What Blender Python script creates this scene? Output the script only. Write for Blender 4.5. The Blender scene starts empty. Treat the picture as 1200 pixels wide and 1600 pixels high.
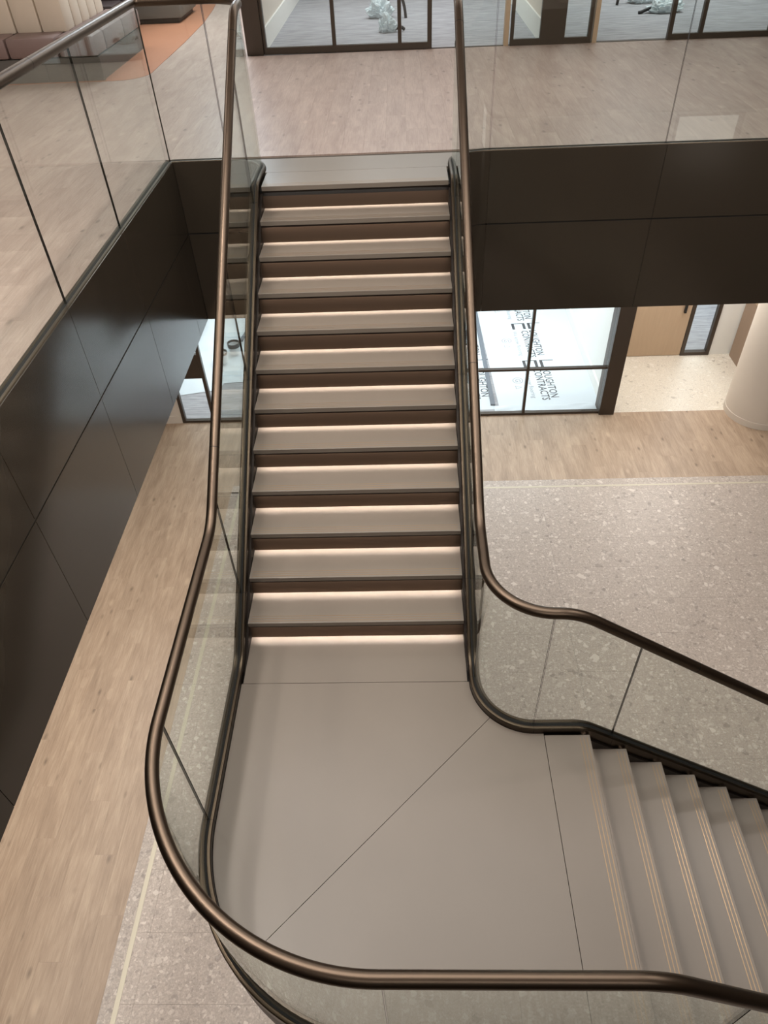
import bpy, bmesh, math, random
from mathutils import Vector, Matrix

SC = bpy.context.scene
COL = SC.collection
random.seed(7)

# ------------------------------------------------------------------ camera, world, lights, exposure
H = 0.17            # riser
G = 0.2496          # going
NO = 0.0153         # nosing overhang
X0 = 1.4228         # nosing of the lower flight at landing level
ZU = 12 * H         # upper floor level
ZG = -12 * H        # ground floor level
ZS = 0.60           # soffit below the upper floor
ZC = 5.30           # top ceiling

cam_d = bpy.data.cameras.new('camera')
cam_d.sensor_fit = 'VERTICAL'
cam_d.sensor_height = 36.0
cam_d.lens = 1107.4776 / 1600.0 * 36.0
cam_d.clip_start = 0.02
cam = bpy.data.objects.new('camera', cam_d)
COL.objects.link(cam)
cr = Vector((0.99920215, 0.01274452, -0.03785031))
cu = Vector((0.0188403, 0.68522945, 0.72808354))
cf = Vector((-0.03521523, 0.72821575, -0.68444263))
cm = Matrix((cr, cu, -cf)).transposed().to_4x4()
cm.translation = Vector((0.36948, -2.93452, 3.91141))
cam.matrix_world = cm
SC.camera = cam

SC.view_settings.view_transform = 'Standard'
SC.view_settings.look = 'None'
SC.view_settings.gamma = 1.0
SC.view_settings.use_curve_mapping = False
SC.view_settings.exposure = -0.55
SC.cycles.transparent_max_bounces = 40
SC.cycles.max_bounces = 10
SC.cycles.glossy_bounces = 6
SC.cycles.use_denoising = True
SC.cycles.sample_clamp_indirect = 6.0
SC.cycles.caustics_reflective = False

world = bpy.data.worlds.new('world')
SC.world = world
world.use_nodes = True
world.node_tree.nodes['Background'].inputs[0].default_value = (1.0, 0.95, 0.9, 1)
world.node_tree.nodes['Background'].inputs[1].default_value = 0.25


def area_light(name, loc, sx, sy, watts, col, spread=180, shape='RECTANGLE'):
    d = bpy.data.lights.new(name, 'AREA')
    d.shape = shape
    d.size = sx
    if shape == 'RECTANGLE':
        d.size_y = sy
    d.energy = watts
    d.color = col
    d.spread = math.radians(spread)
    o = bpy.data.objects.new(name, d)
    o.location = loc
    COL.objects.link(o)
    return o


WARM = (1.0, 0.925, 0.85)
NEUT = (1.0, 0.95, 0.90)
COOL = (0.86, 0.945, 1.0)
# (name, x, y, z, size x, size y, watts, colour): unseen lamps added to light the space, panels round them further down
PANELS = [
    ('void', 0.6, 0.2, ZC - 0.03, 3.6, 3.6, 165, NEUT),
    ('void', 4.6, 0.2, ZC - 0.03, 2.4, 3.6, 55, NEUT),
    ('foyer', 1.8, -5.9, ZC - 0.03, 5.0, 2.0, 150, NEUT),  # added behind the camera to light the rear fascia from the front
    ('gallery', 1.5, 5.4, ZC - 0.03, 5.0, 1.2, 75, WARM),
    ('gallery', -3.8, 2.6, ZC - 0.03, 1.6, 4.0, 105, NEUT),
    ('lounge', -4.2, 9.0, ZC - 0.03, 2.0, 3.0, 70, NEUT),
    ('aisle', -2.1, 9.6, ZC - 0.03, 0.6, 3.6, 280, (0.76, 0.9, 1.0)),  # added to cool and brighten the aisle floor in place of far daylight
    ('shop', 0.4, 10.0, ZC - 0.03, 2.4, 3.0, 130, COOL),
    ('shop', 4.2, 10.0, ZC - 0.03, 2.4, 3.0, 130, COOL),
    ('arcade', 1.6, 4.4, ZS - 0.03, 6.5, 0.5, 44, NEUT),
    ('porch', 1.6, -4.3, ZS - 0.03, 6.0, 0.6, 60, NEUT),  # added to brighten the terrazzo that the landing glass mirrors
    ('arcade', -3.0, 0.4, ZS - 0.03, 0.6, 5.6, 120, WARM),
    ('fitout', -0.6, 7.4, ZS - 0.03, 4.4, 2.6, 200, COOL),
    ('fitout', 2.35, 7.4, ZS - 0.03, 1.3, 2.8, 66, COOL),
    ('lobby', 4.4, 6.0, ZS - 0.03, 1.4, 0.9, 58, NEUT),
    ('store', 5.2, 8.6, ZS - 0.03, 2.0, 1.6, 110, COOL),  # added to brighten the carpet seen through the sidelight
]
for nm, x, y, z, sx, sy, w, c in PANELS:
    area_light('fill_panel_lamp', (x, y, z - 0.012), sx, sy, w, c)
DOWN = [(-1.15, -1.0), (-1.75, -0.4), (-1.2, 1.2), (-2.6, -0.8), (4.2, 0.8)]
for x, y in DOWN:
    area_light('downlight_lamp', (x, y, ZC - 0.035), 0.14, 0, 34, WARM, 130, 'DISK')


# ------------------------------------------------------------------ helpers
def lin(c):
    return tuple(((v / 255.0) / 12.92 if v / 255.0 <= 0.04045 else ((v / 255.0 + 0.055) / 1.055) ** 2.4) for v in c) + (1.0,)


def mesh_obj(name, verts, faces, mat, parent=None, smooth=False, mats=None, fmat=None):
    me = bpy.data.meshes.new(name)
    me.from_pydata([tuple(v) for v in verts], [], faces)
    for m in (mats or [mat]):
        me.materials.append(m)
    if fmat:
        me.polygons.foreach_set('material_index', fmat)
    if smooth:
        me.polygons.foreach_set('use_smooth', [True] * len(me.polygons))
    me.update()
    bm = bmesh.new()
    bm.from_mesh(me)
    bmesh.ops.recalc_face_normals(bm, faces=bm.faces)
    bm.to_mesh(me)
    bm.free()
    o = bpy.data.objects.new(name, me)
    COL.objects.link(o)
    if parent:
        o.parent = parent
    return o


def box_vf(a, b):
    (x0, y0, z0), (x1, y1, z1) = a, b
    v = [(x0, y0, z0), (x1, y0, z0), (x1, y1, z0), (x0, y1, z0), (x0, y0, z1), (x1, y0, z1), (x1, y1, z1), (x0, y1, z1)]
    f = [(0, 3, 2, 1), (4, 5, 6, 7), (0, 1, 5, 4), (1, 2, 6, 5), (2, 3, 7, 6), (3, 0, 4, 7)]
    return v, f


def join_vf(parts):
    V, F = [], []
    for v, f in parts:
        n = len(V)
        V += list(v)
        F += [tuple(i + n for i in q) for q in f]
    return V, F


def boxes(name, lst, mat, parent=None, bevel=0.0):
    v, f = join_vf([box_vf(a, b) for a, b in lst])
    o = mesh_obj(name, v, f, mat, parent)
    if bevel:
        add_bevel(o, bevel)
    return o


def add_bevel(o, w, seg=2):
    bm = bmesh.new()
    bm.from_mesh(o.data)
    ed = [e for e in bm.edges if len(e.link_faces) == 2 and e.calc_face_angle(0) > 0.6]
    bmesh.ops.bevel(bm, geom=ed, offset=w, segments=seg, profile=0.5, affect='EDGES', clamp_overlap=True)
    for f in bm.faces:
        f.smooth = True
    bm.to_mesh(o.data)
    bm.free()
    try:
        o.data.set_sharp_from_angle(angle=math.radians(35))
    except Exception:
        pass


def prism_vf(poly, z0, z1):
    n = len(poly)
    v = [(x, y, z0) for x, y in poly] + [(x, y, z1) for x, y in poly]
    f = [tuple(range(n - 1, -1, -1)), tuple(range(n, 2 * n))]
    f += [(i, (i + 1) % n, n + (i + 1) % n, n + i) for i in range(n)]
    return v, f


def empty(name, loc=(0, 0, 0)):
    o = bpy.data.objects.new(name, None)
    o.empty_display_size = 0.1
    o.location = loc
    COL.objects.link(o)
    return o


def tag(o, label, cat, group=None):
    o['label'] = label
    o['category'] = cat
    if group:
        o['group'] = group
    return o


def struct(o, label=None):
    o['kind'] = 'structure'
    if label:
        o['label'] = label
    return o


def stuff(o):
    o['kind'] = 'stuff'
    return o


def arc(cx, cy, r, a0, a1, n):
    return [(cx + r * math.cos(math.radians(a0 + (a1 - a0) * i / n)), cy + r * math.sin(math.radians(a0 + (a1 - a0) * i / n))) for i in range(n + 1)]


# ------------------------------------------------------------------ materials
def new_mat(name):
    m = bpy.data.materials.new(name)
    m.use_nodes = True
    nt = m.node_tree
    for n in list(nt.nodes):
        nt.nodes.remove(n)
    out = nt.nodes.new('ShaderNodeOutputMaterial')
    b = nt.nodes.new('ShaderNodeBsdfPrincipled')
    nt.links.new(b.outputs[0], out.inputs[0])
    return m, nt, b, out


def simple(name, col, rough=0.5, metal=0.0, spec=0.5, noise=0.0, nscale=6.0, bump=0.0, stretch=(1, 1, 1)):
    m, nt, b, out = new_mat(name)
    c = lin(col)
    b.inputs['Base Color'].default_value = c
    b.inputs['Roughness'].default_value = rough
    b.inputs['Metallic'].default_value = metal
    b.inputs['Specular IOR Level'].default_value = spec
    if noise or bump:
        tc = nt.nodes.new('ShaderNodeNewGeometry')
        mp = nt.nodes.new('ShaderNodeMapping')
        mp.inputs['Scale'].default_value = stretch
        nt.links.new(tc.outputs['Position'], mp.inputs[0])
        nz = nt.nodes.new('ShaderNodeTexNoise')
        nz.inputs['Scale'].default_value = nscale
        nz.inputs['Detail'].default_value = 5
        nt.links.new(mp.outputs[0], nz.inputs['Vector'])
        if noise:
            mx = nt.nodes.new('ShaderNodeMix')
            mx.data_type = 'RGBA'
            mx.inputs[6].default_value = tuple(v * (1 - noise) for v in c[:3]) + (1,)
            mx.inputs[7].default_value = tuple(min(1, v * (1 + noise)) for v in c[:3]) + (1,)
            nt.links.new(nz.outputs[0], mx.inputs[0])
            nt.links.new(mx.outputs[2], b.inputs['Base Color'])
        if bump:
            bp = nt.nodes.new('ShaderNodeBump')
            bp.inputs['Strength'].default_value = bump
            bp.inputs['Distance'].default_value = 0.01
            nt.links.new(nz.outputs[0], bp.inputs['Height'])
            nt.links.new(bp.outputs[0], b.inputs['Normal'])
    return m


def ramp(nt, stops, interp='LINEAR'):
    r = nt.nodes.new('ShaderNodeValToRGB')
    r.color_ramp.interpolation = interp
    el = r.color_ramp.elements
    el[0].position, el[0].color = stops[0]
    el[1].position, el[1].color = stops[-1]
    for p, c in stops[1:-1]:
        e = el.new(p)
        e.color = c
    return r


def math_node(nt, op, a=None, b=None):
    n = nt.nodes.new('ShaderNodeMath')
    n.operation = op
    for i, v in enumerate((a, b)):
        if v is None:
            continue
        if isinstance(v, (int, float)):
            n.inputs[i].default_value = v
        else:
            nt.links.new(v, n.inputs[i])
    return n.outputs[0]


def mixc(nt, fac, a, b, blend='MIX'):
    n = nt.nodes.new('ShaderNodeMix')
    n.data_type = 'RGBA'
    n.blend_type = blend
    for i, v in ((0, fac), (6, a), (7, b)):
        if isinstance(v, (int, float, tuple)):
            n.inputs[i].default_value = v
        else:
            nt.links.new(v, n.inputs[i])
    return n.outputs[2]


def wood_mat(name, c_lo, c_mid, c_hi, rough=0.42, knots=True, vary=0.05):
    """Planks running along world Y; every plank shifts the grain by its own random number."""
    m, nt, b, out = new_mat(name)
    geo = nt.nodes.new('ShaderNodeNewGeometry')
    oi = nt.nodes.new('ShaderNodeObjectInfo')
    off = nt.nodes.new('ShaderNodeCombineXYZ')
    nt.links.new(math_node(nt, 'MULTIPLY', oi.outputs['Random'], 37.0), off.inputs[0])
    nt.links.new(math_node(nt, 'MULTIPLY', oi.outputs['Random'], 91.0), off.inputs[1])
    add = nt.nodes.new('ShaderNodeVectorMath')
    add.operation = 'ADD'
    nt.links.new(geo.outputs['Position'], add.inputs[0])
    nt.links.new(off.outputs[0], add.inputs[1])

    def nz(scale, sc, detail=5, dist=0.0, rough_=0.6):
        mp = nt.nodes.new('ShaderNodeMapping')
        mp.inputs['Scale'].default_value = sc
        nt.links.new(add.outputs[0], mp.inputs[0])
        n = nt.nodes.new('ShaderNodeTexNoise')
        n.inputs['Scale'].default_value = scale
        n.inputs['Detail'].default_value = detail
        n.inputs['Distortion'].default_value = dist
        n.inputs['Roughness'].default_value = rough_
        nt.links.new(mp.outputs[0], n.inputs['Vector'])
        return n.outputs[0]
    broad = nz(3.0, (2.6, 0.5, 1), 4, 0.6)
    fine = nz(30.0, (3.0, 0.16, 1), 5, 0.3, 0.7)
    v = math_node(nt, 'ADD', math_node(nt, 'MULTIPLY', broad, 0.52), math_node(nt, 'MULTIPLY', fine, 0.48))
    r = ramp(nt, [(0.34, lin(c_lo)), (0.5, lin(c_mid)), (0.66, lin(c_hi))])
    nt.links.new(v, r.inputs[0])
    col = r.outputs[0]
    if knots:
        mp = nt.nodes.new('ShaderNodeMapping')
        mp.inputs['Scale'].default_value = (8.5, 4.0, 0.001)
        nt.links.new(add.outputs[0], mp.inputs[0])
        vo = nt.nodes.new('ShaderNodeTexVoronoi')
        vo.inputs['Scale'].default_value = 1.0
        nt.links.new(mp.outputs[0], vo.inputs['Vector'])
        kr = ramp(nt, [(0.04, (1, 1, 1, 1)), (0.20, (0, 0, 0, 1))])
        nt.links.new(vo.outputs['Distance'], kr.inputs[0])
        sel = ramp(nt, [(0.40, (0, 0, 0, 1)), (0.41, (1, 1, 1, 1))])
        sep = nt.nodes.new('ShaderNodeSeparateColor')
        nt.links.new(vo.outputs['Color'], sep.inputs[0])
        nt.links.new(sep.outputs[0], sel.inputs[0])
        k = math_node(nt, 'MULTIPLY', math_node(nt, 'MULTIPLY', kr.outputs[0], sel.outputs[0]), 0.75)
        dark = tuple(v_ * 0.5 for v_ in lin(c_lo)[:3]) + (1,)
        col = mixc(nt, k, col, dark)
        sel2 = ramp(nt, [(0.12, (1, 1, 1, 1)), (0.13, (0, 0, 0, 1))])
        nt.links.new(sep.outputs[1], sel2.inputs[0])
        kr2 = ramp(nt, [(0.05, (1, 1, 1, 1)), (0.30, (0, 0, 0, 1))])
        nt.links.new(vo.outputs['Distance'], kr2.inputs[0])
        k2 = math_node(nt, 'MULTIPLY', math_node(nt, 'MULTIPLY', kr2.outputs[0], sel2.outputs[0]), 0.55)
        lite = tuple(min(1, v_ * 1.25) for v_ in lin(c_hi)[:3]) + (1,)
        col = mixc(nt, k2, col, lite)
    hv = nt.nodes.new('ShaderNodeHueSaturation')
    nt.links.new(math_node(nt, 'ADD', math_node(nt, 'MULTIPLY', oi.outputs['Random'], vary), 1 - vary / 2), hv.inputs['Value'])
    nt.links.new(col, hv.inputs['Color'])
    nt.links.new(hv.outputs[0], b.inputs['Base Color'])
    b.inputs['Roughness'].default_value = rough
    bp = nt.nodes.new('ShaderNodeBump')
    bp.inputs['Strength'].default_value = 0.12
    bp.inputs['Distance'].default_value = 0.004
    nt.links.new(fine, bp.inputs['Height'])
    nt.links.new(bp.outputs[0], b.inputs['Normal'])
    return m


def terrazzo_mat(name, base, light, dark, rough=0.38, scale=1.0, amount=0.5):
    m, nt, b, out = new_mat(name)
    geo = nt.nodes.new('ShaderNodeNewGeometry')
    oi = nt.nodes.new('ShaderNodeObjectInfo')
    off = nt.nodes.new('ShaderNodeCombineXYZ')
    nt.links.new(math_node(nt, 'MULTIPLY', oi.outputs['Random'], 53.0), off.inputs[0])
    nt.links.new(math_node(nt, 'MULTIPLY', oi.outputs['Random'], 29.0), off.inputs[2])
    add = nt.nodes.new('ShaderNodeVectorMath')
    add.operation = 'ADD'
    nt.links.new(geo.outputs['Position'], add.inputs[0])
    nt.links.new(off.outputs[0], add.inputs[1])
    # wobble the cells so that chips look broken rather than round
    wn = nt.nodes.new('ShaderNodeTexNoise')
    wn.inputs['Scale'].default_value = 22
    nt.links.new(add.outputs[0], wn.inputs['Vector'])
    wv = nt.nodes.new('ShaderNodeVectorMath')
    wv.operation = 'SCALE'
    wv.inputs['Scale'].default_value = 0.035
    nt.links.new(wn.outputs['Color'], wv.inputs[0])
    add2 = nt.nodes.new('ShaderNodeVectorMath')
    add2.operation = 'ADD'
    nt.links.new(add.outputs[0], add2.inputs[0])
    nt.links.new(wv.outputs[0], add2.inputs[1])
    n1 = nt.nodes.new('ShaderNodeTexNoise')
    n1.inputs['Scale'].default_value = 70
    n1.inputs['Detail'].default_value = 6
    n1.inputs['Roughness'].default_value = 0.75
    nt.links.new(add.outputs[0], n1.inputs['Vector'])
    bl = lin(base)
    r = ramp(nt, [(0.36, tuple(v * 0.84 for v in bl[:3]) + (1,)), (0.62, tuple(v * 1.12 for v in bl[:3]) + (1,))])
    nt.links.new(n1.outputs[0], r.inputs[0])
    col = r.outputs[0]
    for sc, frac, edge, strength in ((80, 0.22, 0.02, 0.45), (44, 0.17, 0.05, 0.65), (22, 0.12, 0.09, 0.8), (12, 0.05, 0.14, 0.75)):
        vo = nt.nodes.new('ShaderNodeTexVoronoi')
        vo.inputs['Scale'].default_value = sc * scale
        ve = nt.nodes.new('ShaderNodeTexVoronoi')
        ve.feature = 'DISTANCE_TO_EDGE'
        ve.inputs['Scale'].default_value = sc * scale
        for q in (vo, ve):
            q.inputs['Randomness'].default_value = 1.0
            nt.links.new(add2.outputs[0], q.inputs['Vector'])
        sep = nt.nodes.new('ShaderNodeSeparateColor')
        nt.links.new(vo.outputs['Color'], sep.inputs[0])
        lim = math_node(nt, 'ADD', math_node(nt, 'MULTIPLY', sep.outputs[2], 0.12), edge)
        ins = math_node(nt, 'GREATER_THAN', ve.outputs['Distance'], lim)
        isl = math_node(nt, 'LESS_THAN', sep.outputs[0], frac * amount * 2)
        isd = math_node(nt, 'GREATER_THAN', sep.outputs[0], 1 - frac * amount * 1.2)
        vary_ = math_node(nt, 'ADD', math_node(nt, 'MULTIPLY', sep.outputs[1], 0.8), 0.25)
        fl_ = math_node(nt, 'MULTIPLY', math_node(nt, 'MULTIPLY', ins, isl), math_node(nt, 'MULTIPLY', vary_, strength))
        fd_ = math_node(nt, 'MULTIPLY', math_node(nt, 'MULTIPLY', ins, isd), math_node(nt, 'MULTIPLY', vary_, strength * 0.7))
        col = mixc(nt, fl_, col, lin(light))
        col = mixc(nt, fd_, col, lin(dark))
    nt.links.new(col, b.inputs['Base Color'])
    b.inputs['Roughness'].default_value = rough
    return m


def glass_mat(name, tint=(0.95, 0.972, 0.957)):
    m = bpy.data.materials.new(name)
    m.use_nodes = True
    nt = m.node_tree
    for n in list(nt.nodes):
        nt.nodes.remove(n)
    out = nt.nodes.new('ShaderNodeOutputMaterial')
    tr = nt.nodes.new('ShaderNodeBsdfTransparent')
    tr.inputs[0].default_value = tint + (1,)
    gl = nt.nodes.new('ShaderNodeBsdfGlossy')
    gl.inputs['Roughness'].default_value = 0.0
    gl.inputs[0].default_value = (0.93, 0.97, 0.95, 1)
    geo = nt.nodes.new('ShaderNodeNewGeometry')
    # both faces of a sheet reflect like an air-to-glass face (the fresnel node inverts the index on back faces)
    ior = math_node(nt, 'ADD', math_node(nt, 'MULTIPLY', geo.outputs['Backfacing'], 1 / 1.5 - 1.5), 1.5)
    fr = nt.nodes.new('ShaderNodeFresnel')
    nt.links.new(ior, fr.inputs['IOR'])
    mx = nt.nodes.new('ShaderNodeMixShader')
    nt.links.new(fr.outputs[0], mx.inputs[0])
    nt.links.new(tr.outputs[0], mx.inputs[1])
    nt.links.new(gl.outputs[0], mx.inputs[2])
    nt.links.new(mx.outputs[0], out.inputs[0])
    return m


def emit(name, col, s):
    m = bpy.data.materials.new(name)
    m.use_nodes = True
    nt = m.node_tree
    for n in list(nt.nodes):
        nt.nodes.remove(n)
    out = nt.nodes.new('ShaderNodeOutputMaterial')
    e = nt.nodes.new('ShaderNodeEmission')
    e.inputs[0].default_value = tuple(col) + (1,)
    e.inputs[1].default_value = s
    nt.links.new(e.outputs[0], out.inputs[0])
    return m


M = {
    'bronze_rail': simple('bronze_rail', (92, 79, 68), 0.36, 1.0, noise=0.05, nscale=30),
    'bronze_shoe': simple('bronze_shoe', (78, 68, 57), 0.34, 1.0),
    'bronze_dark': simple('bronze_dark', (40, 33, 28), 0.45, 0.6),
    'fascia': simple('fascia', (66, 58, 49), 0.17, 0.25, noise=0.05, nscale=2),
    'riser': simple('riser', (76, 62, 51), 0.42, 0.75),
    'gap': simple('gap', (12, 10, 9), 0.8),
    'tread': simple('tread', (123, 113, 103), 0.36, 0.0, 0.45, noise=0.045, nscale=3.5),
    'brass': simple('brass', (152, 126, 94), 0.32, 0.85),
    'frame': simple('frame', (70, 60, 51), 0.42, 0.3),
    'white_wall': simple('white_wall', (232, 232, 228), 0.75, noise=0.02),
    'ceiling_white': simple('ceiling_white', (228, 226, 220), 0.9),
    'cream_wall': simple('cream_wall', (216, 207, 196), 0.7, noise=0.02),
    'grey_wall': simple('grey_wall', (120, 112, 104), 0.8),
    'wood_up': wood_mat('wood_up', (145, 124, 114), (161, 141, 131), (177, 158, 147)),
    'wood_down': wood_mat('wood_down', (150, 128, 108), (172, 149, 127), (190, 168, 145)),
    'terrazzo': terrazzo_mat('terrazzo', (181, 168, 158), (220, 210, 200), (130, 120, 113)),
    'terrazzo_cream': terrazzo_mat('terrazzo_cream', (222, 214, 200), (236, 230, 220), (160, 148, 134), 0.35, 0.9, 0.3),
    'inlay': simple('inlay', (200, 192, 172), 0.4, 0.1),
    'carpet': simple('carpet', (164, 164, 168), 0.95, 0, 0.1, noise=0.55, nscale=9, stretch=(0.45, 3.2, 1), bump=0.15),
    'orange_floor': simple('orange_floor', (160, 106, 78), 0.6, noise=0.06, nscale=5),
    'oak': simple('oak', (182, 158, 132), 0.5, noise=0.07, nscale=9, stretch=(5, 5, 0.4)),
    'oak_taupe': simple('oak_taupe', (150, 128, 110), 0.55, noise=0.06, nscale=9, stretch=(5, 5, 0.4)),
    'cream_leather': simple('cream_leather', (212, 198, 180), 0.5, noise=0.03, nscale=9),
    'mauve_leather': simple('mauve_leather', (124, 104, 99), 0.5, noise=0.03, nscale=9),
    'plinth_grey': simple('plinth_grey', (92, 88, 84), 0.5),
    'counter_grey': simple('counter_grey', (104, 104, 100), 0.5, noise=0.04, nscale=4),
    'dark_panel': simple('dark_panel', (46, 34, 32), 0.5),
    'sheet': simple('sheet', (214, 222, 228), 0.4, bump=0.05, nscale=3),
    'print_grey': simple('print_grey', (60, 64, 70), 0.6),
    'print_pale': simple('print_pale', (150, 156, 162), 0.6),
    'strip_grey': simple('strip_grey', (104, 112, 122), 0.5),
    'plastic_bag': simple('plastic_bag', (206, 218, 222), 0.25, noise=0.05),
    'black_rubber': simple('black_rubber', (22, 22, 24), 0.5),
    'bucket_white': simple('bucket_white', (218, 220, 222), 0.4),
    'bucket_dark': simple('bucket_dark', (52, 54, 58), 0.35),
    'steel': simple('steel', (150, 150, 150), 0.25, 1.0),
    'led': emit('led', (1.0, 0.88, 0.79), 3.0),
    'lit_window': emit('lit_window', (1.0, 0.95, 0.88), 1.9),
    'lamp_face': emit('lamp_face', (1.0, 0.96, 0.9), 2.0),
    'glass_edge': simple('glass_edge', (14, 18, 17), 0.2),
    'glass': glass_mat('glass'),
    'shop_glass': glass_mat('shop_glass', (0.97, 0.985, 0.985)),
}

# ------------------------------------------------------------------ room shell
XL, XR, YF, YB = -7.0, 9.5, -9.0, 14.0
VL, VB, VR, VF = -1.56, 3.39, 6.50, -3.05      # faces of the void in the upper floor

floor_g = struct(boxes('floor', [((XL, YF, ZG - 0.2), (XR, YB, ZG - 0.012))], M['grey_wall']))
up = struct(boxes('floor', [((XL, YF, ZS + 0.03), (VL - 0.07, YB, ZU - 0.012)),
                            ((VL - 0.07, VB + 0.07, ZS + 0.03), (XR, YB, ZU - 0.012)),
                            ((VR + 0.07, YF, ZS + 0.03), (XR, VB + 0.07, ZU - 0.012)),
                            ((VL - 0.07, YF, ZS + 0.03), (VR + 0.07, VF - 0.07, ZU - 0.012))], M['grey_wall']))
struct(boxes('ceiling', [((XL, YF, ZS), (VL - 0.03, YB, ZS + 0.029)),
                         ((VL - 0.03, VB + 0.03, ZS), (XR, YB, ZS + 0.029)),
                         ((VR + 0.03, YF, ZS), (XR, VB + 0.03, ZS + 0.029)),
                         ((VL - 0.03, YF, ZS), (VR + 0.03, VF - 0.03, ZS + 0.029))], M['ceiling_white']))
struct(boxes('ceiling', [((XL, YF, ZC), (XR, YB, ZC + 0.1))], M['ceiling_white']))
for nm, a, b in (('wall_left', (XL - 0.1, YF, ZG), (XL, YB, ZC)), ('wall_right', (XR, YF, ZG), (XR + 0.1, YB, ZC)),
                 ('wall_front', (XL, YF - 0.1, ZG), (XR, YF, ZC)), ('wall_back', (XL, YB, ZG), (XR, YB + 0.1, ZC))):
    struct(boxes(nm, [(a, b)], M['cream_wall']))

# a lit shop window low in the wall opposite, mirrored in the glass guard
w6 = struct(boxes('window_6', [((6.9, YF + 0.001, ZG + 0.02), (8.5, YF + 0.03, ZG + 0.06)), ((6.9, YF + 0.001, ZG + 1.0), (8.5, YF + 0.03, ZG + 1.05)),
                               ((6.9, YF + 0.001, ZG + 0.06), (6.97, YF + 0.03, ZG + 1.0)), ((8.36, YF + 0.001, ZG + 0.06), (8.5, YF + 0.03, ZG + 1.0))], M['frame']), 'lit low shop window in the wall opposite the stair')
boxes('pane', [((6.97, YF + 0.002, ZG + 0.06), (8.36, YF + 0.012, ZG + 1.0))], M['lit_window'], w6)

# ---- planks and tiles (each piece its own object, one shared unit box)
UNIT = None


def piece(name, parent, mat, x0, x1, y0, y1, top, th=0.012, gap=0.0007):
    global UNIT
    if UNIT is None:
        UNIT = {}
    if mat.name not in UNIT:
        v, f = box_vf((-0.5, -0.5, -1), (0.5, 0.5, 0))
        o = mesh_obj(name, v, f, mat, parent)
        UNIT[mat.name] = o.data
    else:
        o = bpy.data.objects.new(name, UNIT[mat.name])
        COL.objects.link(o)
        o.parent = parent
    o.location = ((x0 + x1) / 2, (y0 + y1) / 2, top)
    o.scale = (x1 - x0 - gap, y1 - y0 - gap, th)
    return o


def lay_planks(parent, mat, x0, x1, y0, y1, top, w=0.186, ln=1.22, phase=0.0, skip=None, stagger=None):
    n = 0
    i = 0
    x = x0
    while x < x1 - 0.01:
        xe = min(x + w, x1)
        st = ((i * 0.37 + phase) % 1.0) * ln
        y = y0 - st
        while y < y1 - 0.01:
            a, b = max(y, y0), min(y + ln, y1)
            if b - a > 0.012 and not (skip and skip(x, xe, a, b)):
                piece('plank', parent, mat, x, xe, a, b, top)
                n += 1
            y += ln
        x = xe
        i += 1
    return n


# ground floor timber: along the side arcade and in front of the shops
XT, YT = -1.895, 3.94            # edge of the terrazzo field
lay_planks(floor_g, M['wood_down'], XT - 0.186 * 8, XT, -3.8, 5.36, ZG, phase=0.2)
lay_planks(floor_g, M['wood_down'], XT, 6.3, YT, 5.36, ZG, phase=0.55)
# terrazzo field: border, inlay, tiles
field = struct(boxes('floor', [((XT, -5.4, ZG - 0.011), (XR, YT, ZG - 0.0105))], M['gap']))
IX0, IX1 = -1.800, -1.762
IY0, IY1 = 3.795, 3.823
TW, TD = 0.9146, 0.4574
ys = [-1.681 + TD * k for k in range(-8, 13)]
ys = [y for y in ys if y < IY0 - 0.03] + [IY0]
for a, b in zip(ys[:-1], ys[1:]):
    piece('border_tile', field, M['terrazzo'], XT, IX0, a, b, ZG, 0.0105)
xs = [IX1] + [-1.66 + TW * k for k in range(0, 9)]
for a, b in zip(xs[:-1], xs[1:]):
    if b - a < 0.12:
        pass
    for c, d in zip(ys[:-1], ys[1:]):
        piece('tile', field, M['terrazzo'], a, b, c, d, ZG, 0.0105, 0.0013)
xb = [XT] + xs[1:]
for a, b in zip(xb[:-1], xb[1:]):
    piece('border_tile', field, M['terrazzo'], a, b, IY1, YT, ZG, 0.0105)
piece('inlay_strip', field, M['inlay'], IX0, IX1, ys[0], IY1, ZG + 0.0004, 0.0108)
piece('inlay_strip', field, M['inlay'], IX1, xs[-1], IY0, IY1, ZG + 0.0004, 0.0108)

# lobby floor of pale terrazzo, carpet and shop floors
struct(boxes('floor', [((3.27, 5.36, ZG - 0.011), (XR, 9.5, ZG))], M['terrazzo_cream']))
struct(boxes('floor', [((-3.2, 5.36, ZG - 0.011), (3.2, 11.0, ZG))], M['carpet']))

# upper floor planks
def skip_up(x0, x1, y0, y1):
    if x0 > -1.62 and y1 < 3.44:
        return True
    # outside the view on the far side of the gallery
    if x1 < -2.0 and y0 < (x1 + 1.6) * -1.9 - 1.9 and y1 < 2.0 and x1 < -3.4:
        return True
    return False


lay_planks(up, M['wood_up'], -1.635 - 0.186 * 15, -1.635, -0.6, 7.49, ZU, phase=0.1, skip=skip_up)
lay_planks(up, M['wood_up'], -1.635, 5.2, 3.465, 7.49, ZU, phase=0.4)
# the planks beyond those, never seen one by one
pv = []
x = -7.0
while x < 7.9:
    for k in range(-7, 10):
        a = k * 1.22 + (int(x * 10) % 7) * 0.17
        b = a + 1.22
        if b > 7.49 or (x < -1.63 and x > -4.6 and b > -0.6) or (-1.7 < x < 5.2 and b > -3.1) or (-4.6 < x < 5.2 and a > -3.4 and b > -1.0):
            continue
        if x > -1.63 and x < 6.5 and b > -3.2 and b < 3.6:
            continue
        pv.append(box_vf((x, a, ZU - 0.012), (x + 0.185, b - 0.001, ZU)))
    x += 0.186
v, f = join_vf(pv)
stuff(mesh_obj('plank_field', v, f, M['wood_up'], up))

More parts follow.
